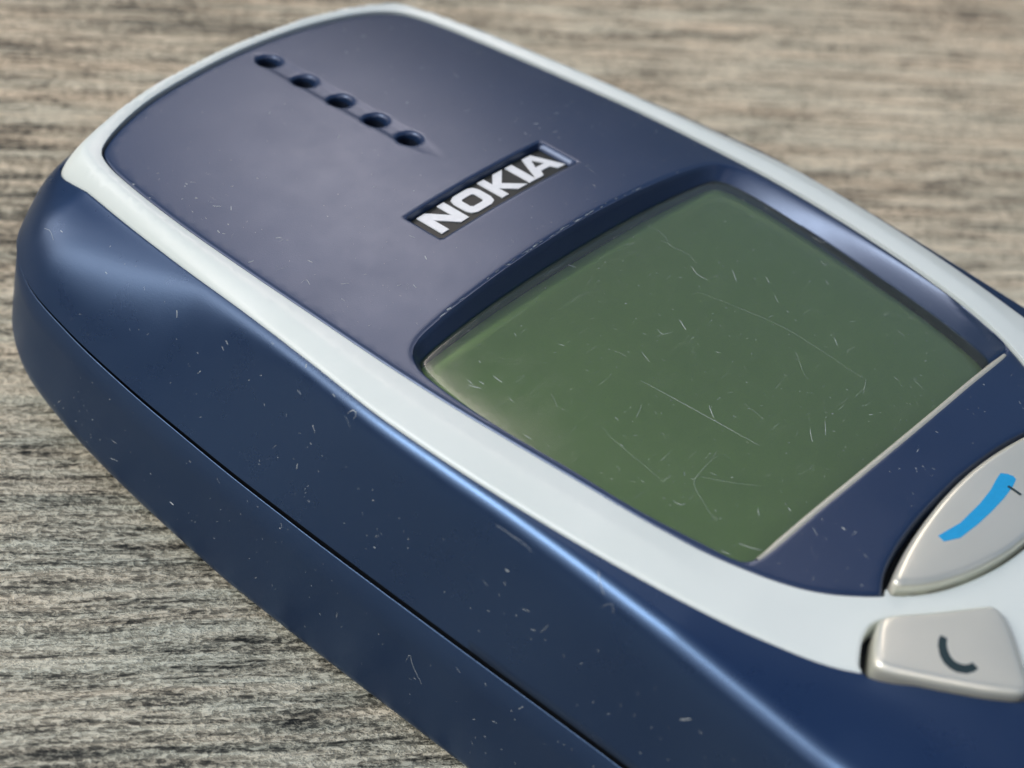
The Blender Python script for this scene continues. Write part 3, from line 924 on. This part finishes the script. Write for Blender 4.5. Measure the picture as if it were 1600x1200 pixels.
LINT_FACE=[
([(-15.83, 53.35), (-15.56, 53.21)],0.12,0.6),
([(-13.26, 53.73), (-13.02, 53.46)],0.1,0.5),
([(-13.48, 50.97), (-13.41, 50.64)],0.08,0.6),
([(-15.17, 49.85), (-14.74, 49.87), (-14.91, 49.4)],0.06,0.5),
([(-8.49, 46.4), (-8.67, 46.09)],0.1,0.7),
([(-13.52, 58.52), (-13.27, 58.14)],0.2,0.45),
([(-13.05, 61.29), (-13.09, 61.14)],0.12,0.5),
([(-13.65, 59.88), (-13.62, 59.75)],0.12,0.5),
([(-14.95, 56.7), (-15.05, 56.45)],0.1,0.5),
([(-14.18, 56.7), (-14.19, 56.54)],0.1,0.5),
([(-14.6, 58.1), (-14.62, 57.93)],0.1,0.4),
([(-14.97, 56.27), (-14.91, 56.12)],0.09,0.5),
([(-14.67, 59.1), (-14.74, 58.91)],0.08,0.4),
([(-15.09, 63.6), (-15.06, 63.46)],0.15,0.9),
([(-15.38, 61.93), (-15.36, 61.79)],0.1,0.8),
([(-15.42, 51.62), (-14.98, 51.54), (-14.58, 51.43)],0.09,0.35),
([(-13.39, 53.35), (-12.98, 53.24)],0.1,0.35),
([(-8.39, 16.83), (-8.41, 16.61)],0.12,0.6),
([(-9.59, 17.89), (-9.87, 17.36)],0.07,0.4),
([(-8.52, 16.11), (-7.96, 16.08)],0.05,0.4),
([(-7.69, 48.3), (-7.65, 47.93)],0.05,0.5),
([(-11.64, 45.74), (-11.41, 45.66)],0.06,0.5),
([(-10.92, 45.17), (-11.0, 44.85)],0.06,0.5),
]
LINT_SIDE=[
([(29.37, 18.72), (28.55, 18.76), (27.25, 18.77), (26.97, 18.67)],0.05,0.8),
([(24.17, 17.99), (23.5, 17.59), (23.15, 17.41)],0.05,0.6),
([(22.99, 16.83), (22.57, 17.28), (22.26, 16.96)],0.05,0.4),
([(41.16, 16.8), (41.03, 17.09), (40.65, 17.09), (40.68, 16.78)],0.06,0.6),
([(42.65, 17.03), (42.35, 17.01)],0.07,0.7),
([(16.59, 14.11), (16.08, 14.58)],0.09,0.7),
([(36.6, 11.05), (36.45, 11.02)],0.12,0.9),
([(45.71, 19.72), (45.56, 19.68)],0.12,0.7),
([(50.02, 16.74), (49.89, 16.54)],0.1,0.7),
([(48.87, 17.64), (48.69, 17.48)],0.1,0.7),
([(45.17, 17.08), (45.01, 17.0)],0.1,0.5),
([(63.42, 16.05), (63.0, 16.18), (62.62, 15.71)],0.06,0.5),
([(62.13, 16.74), (61.97, 16.71)],0.12,0.6),
([(51.04, 3.45), (50.76, 3.4)],0.12,0.6),
([(56.14, 3.16), (55.71, 3.32)],0.1,0.35),
([(32.67, 5.12), (32.54, 5.78), (32.22, 5.25), (31.32, 4.31)],0.04,0.5),
([(54.78, 14.56), (54.53, 14.25)],0.1,0.5),
([(28.71, 15.18), (28.54, 15.18)],0.12,0.7),
([(24.19, 21.48), (23.88, 21.82)],0.06,0.5),
([(58.32, 16.2), (58.16, 16.16)],0.12,0.6),
([(43.43, 17.87), (43.18, 17.81)],0.06,0.5),
([(40.0, 18.51), (39.53, 18.02)],0.06,0.4),
([(25.52, 13.17), (25.28, 13.89)],0.06,0.4),
]

def place_face(x, y, h): return (x, y, float(surf(np.float64(x), np.float64(y))) + h)
def place_glass(x, y, h): return (x, y, float(lens_z(np.float64(x), np.float64(y))) + h * .6)
from mathutils.bvhtree import BVHTree
def shell_tree(obs):
    Vv, Ff = [], []
    for ob in obs:
        k = len(Vv)
        Vv += [v.co.copy() for v in ob.data.vertices]; Ff += [tuple(i + k for i in p.vertices) for p in ob.data.polygons]
    return BVHTree.FromPolygons(Vv, Ff)
TREE = shell_tree((upper, back))
def place_side(y, z, h):
    hit = TREE.ray_cast(Vector((-5, y * MM, z * MM)), Vector((1, 0, 0)))
    x = hit[0].x / MM if hit[0] is not None else -22.2
    return (x - h, y, z)
ribbons('surface_scratches', LINT_GLASS, place_glass, lens_ob)
ribbons('dust_specks', LINT_FACE, place_face, plate)
ribbons('lint_specks', LINT_SIDE, place_side, upper)
# worn, chipped edge along the top of the window
rnd = random.Random(11)
wear = []
for k in range(46):
    x = rnd.uniform(-13.5, 11.5) if k % 3 else rnd.gauss(-1.0, 2.6)
    cx = float(np.clip(x, -14, 12)); yy = 42.62 - 0.0026 * cx * cx + rnd.uniform(-.03, .07)
    L = rnd.uniform(.12, .5)
    wear.append(([(cx, yy), (cx + L, yy - 0.0052 * cx * L + rnd.uniform(-.02, .02))], rnd.uniform(.04, .11), rnd.choice((.3, .6, .6))))
ribbons('edge_wear', wear, place_face, plate)
# fine dust: many tiny flecks with no order to them
def flecks(n, box, ok, smax, seed):
    r = random.Random(seed); out = []
    while len(out) < n:
        x = r.uniform(box[0], box[1]); y = r.uniform(box[2], box[3])
        if not ok(x, y): continue
        a = r.uniform(0, math.pi); L = r.uniform(.05, .16) * (3 if r.random() < .12 else 1)
        out.append(([(x, y), (x + L * math.cos(a), y + L * math.sin(a))], r.uniform(.03, smax), .6 if r.random() < .25 else .3))
    return out
_in = inset(GLS, 0.6); _pl = inset(PLATE, 0.5); _rm = inset(RIM, -0.5)
ribbons('lens_dust', flecks(420, (-15, 15, 19, 42), lambda x, y: inside(_in, np.array([x]), np.array([y]))[0], .07, 5), place_glass, lens_ob)
ribbons('face_dust', flecks(480, (-16, 16, 13, 69), lambda x, y: inside(_pl, np.array([x]), np.array([y]))[0] and not inside(_rm, np.array([x]), np.array([y]))[0] and not (abs(x) < 7.2 and 46.2 < y < 50.3) and not (abs(x) < 1.9 and y > 51), .09, 6), place_face, plate)
sd = [(p, w, o) for p, w, o in flecks(260, (8, 62, 2, 15), lambda a, b: not 8.1 < b < 10.4, .10, 7)]
ribbons('side_dust', sd, place_side, upper)
# window's bottom lip, with the rim's bright glint put into its pale colour
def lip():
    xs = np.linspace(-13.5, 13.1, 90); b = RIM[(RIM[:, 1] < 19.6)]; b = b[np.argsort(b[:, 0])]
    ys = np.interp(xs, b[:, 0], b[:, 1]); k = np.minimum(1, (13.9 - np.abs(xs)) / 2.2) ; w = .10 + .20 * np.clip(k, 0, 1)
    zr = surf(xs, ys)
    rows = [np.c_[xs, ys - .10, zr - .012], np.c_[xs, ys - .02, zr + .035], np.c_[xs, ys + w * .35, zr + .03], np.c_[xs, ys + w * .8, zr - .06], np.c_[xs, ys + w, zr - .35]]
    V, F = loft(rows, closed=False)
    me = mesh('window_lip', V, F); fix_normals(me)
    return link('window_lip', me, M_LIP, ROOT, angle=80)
M_LIP = flat('pale_lip_glint', (0.42, 0.41, 0.33), 0.3, 0.6)
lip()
def tick():
    P = stroke_outline([(0.85, 12.05), (0.87, 11.65), (0.85, 11.2)], .09)
    print_on('key_fleck', P, navz, M_GREENPRINT, nav, step=.2, lift=.03)
tick()
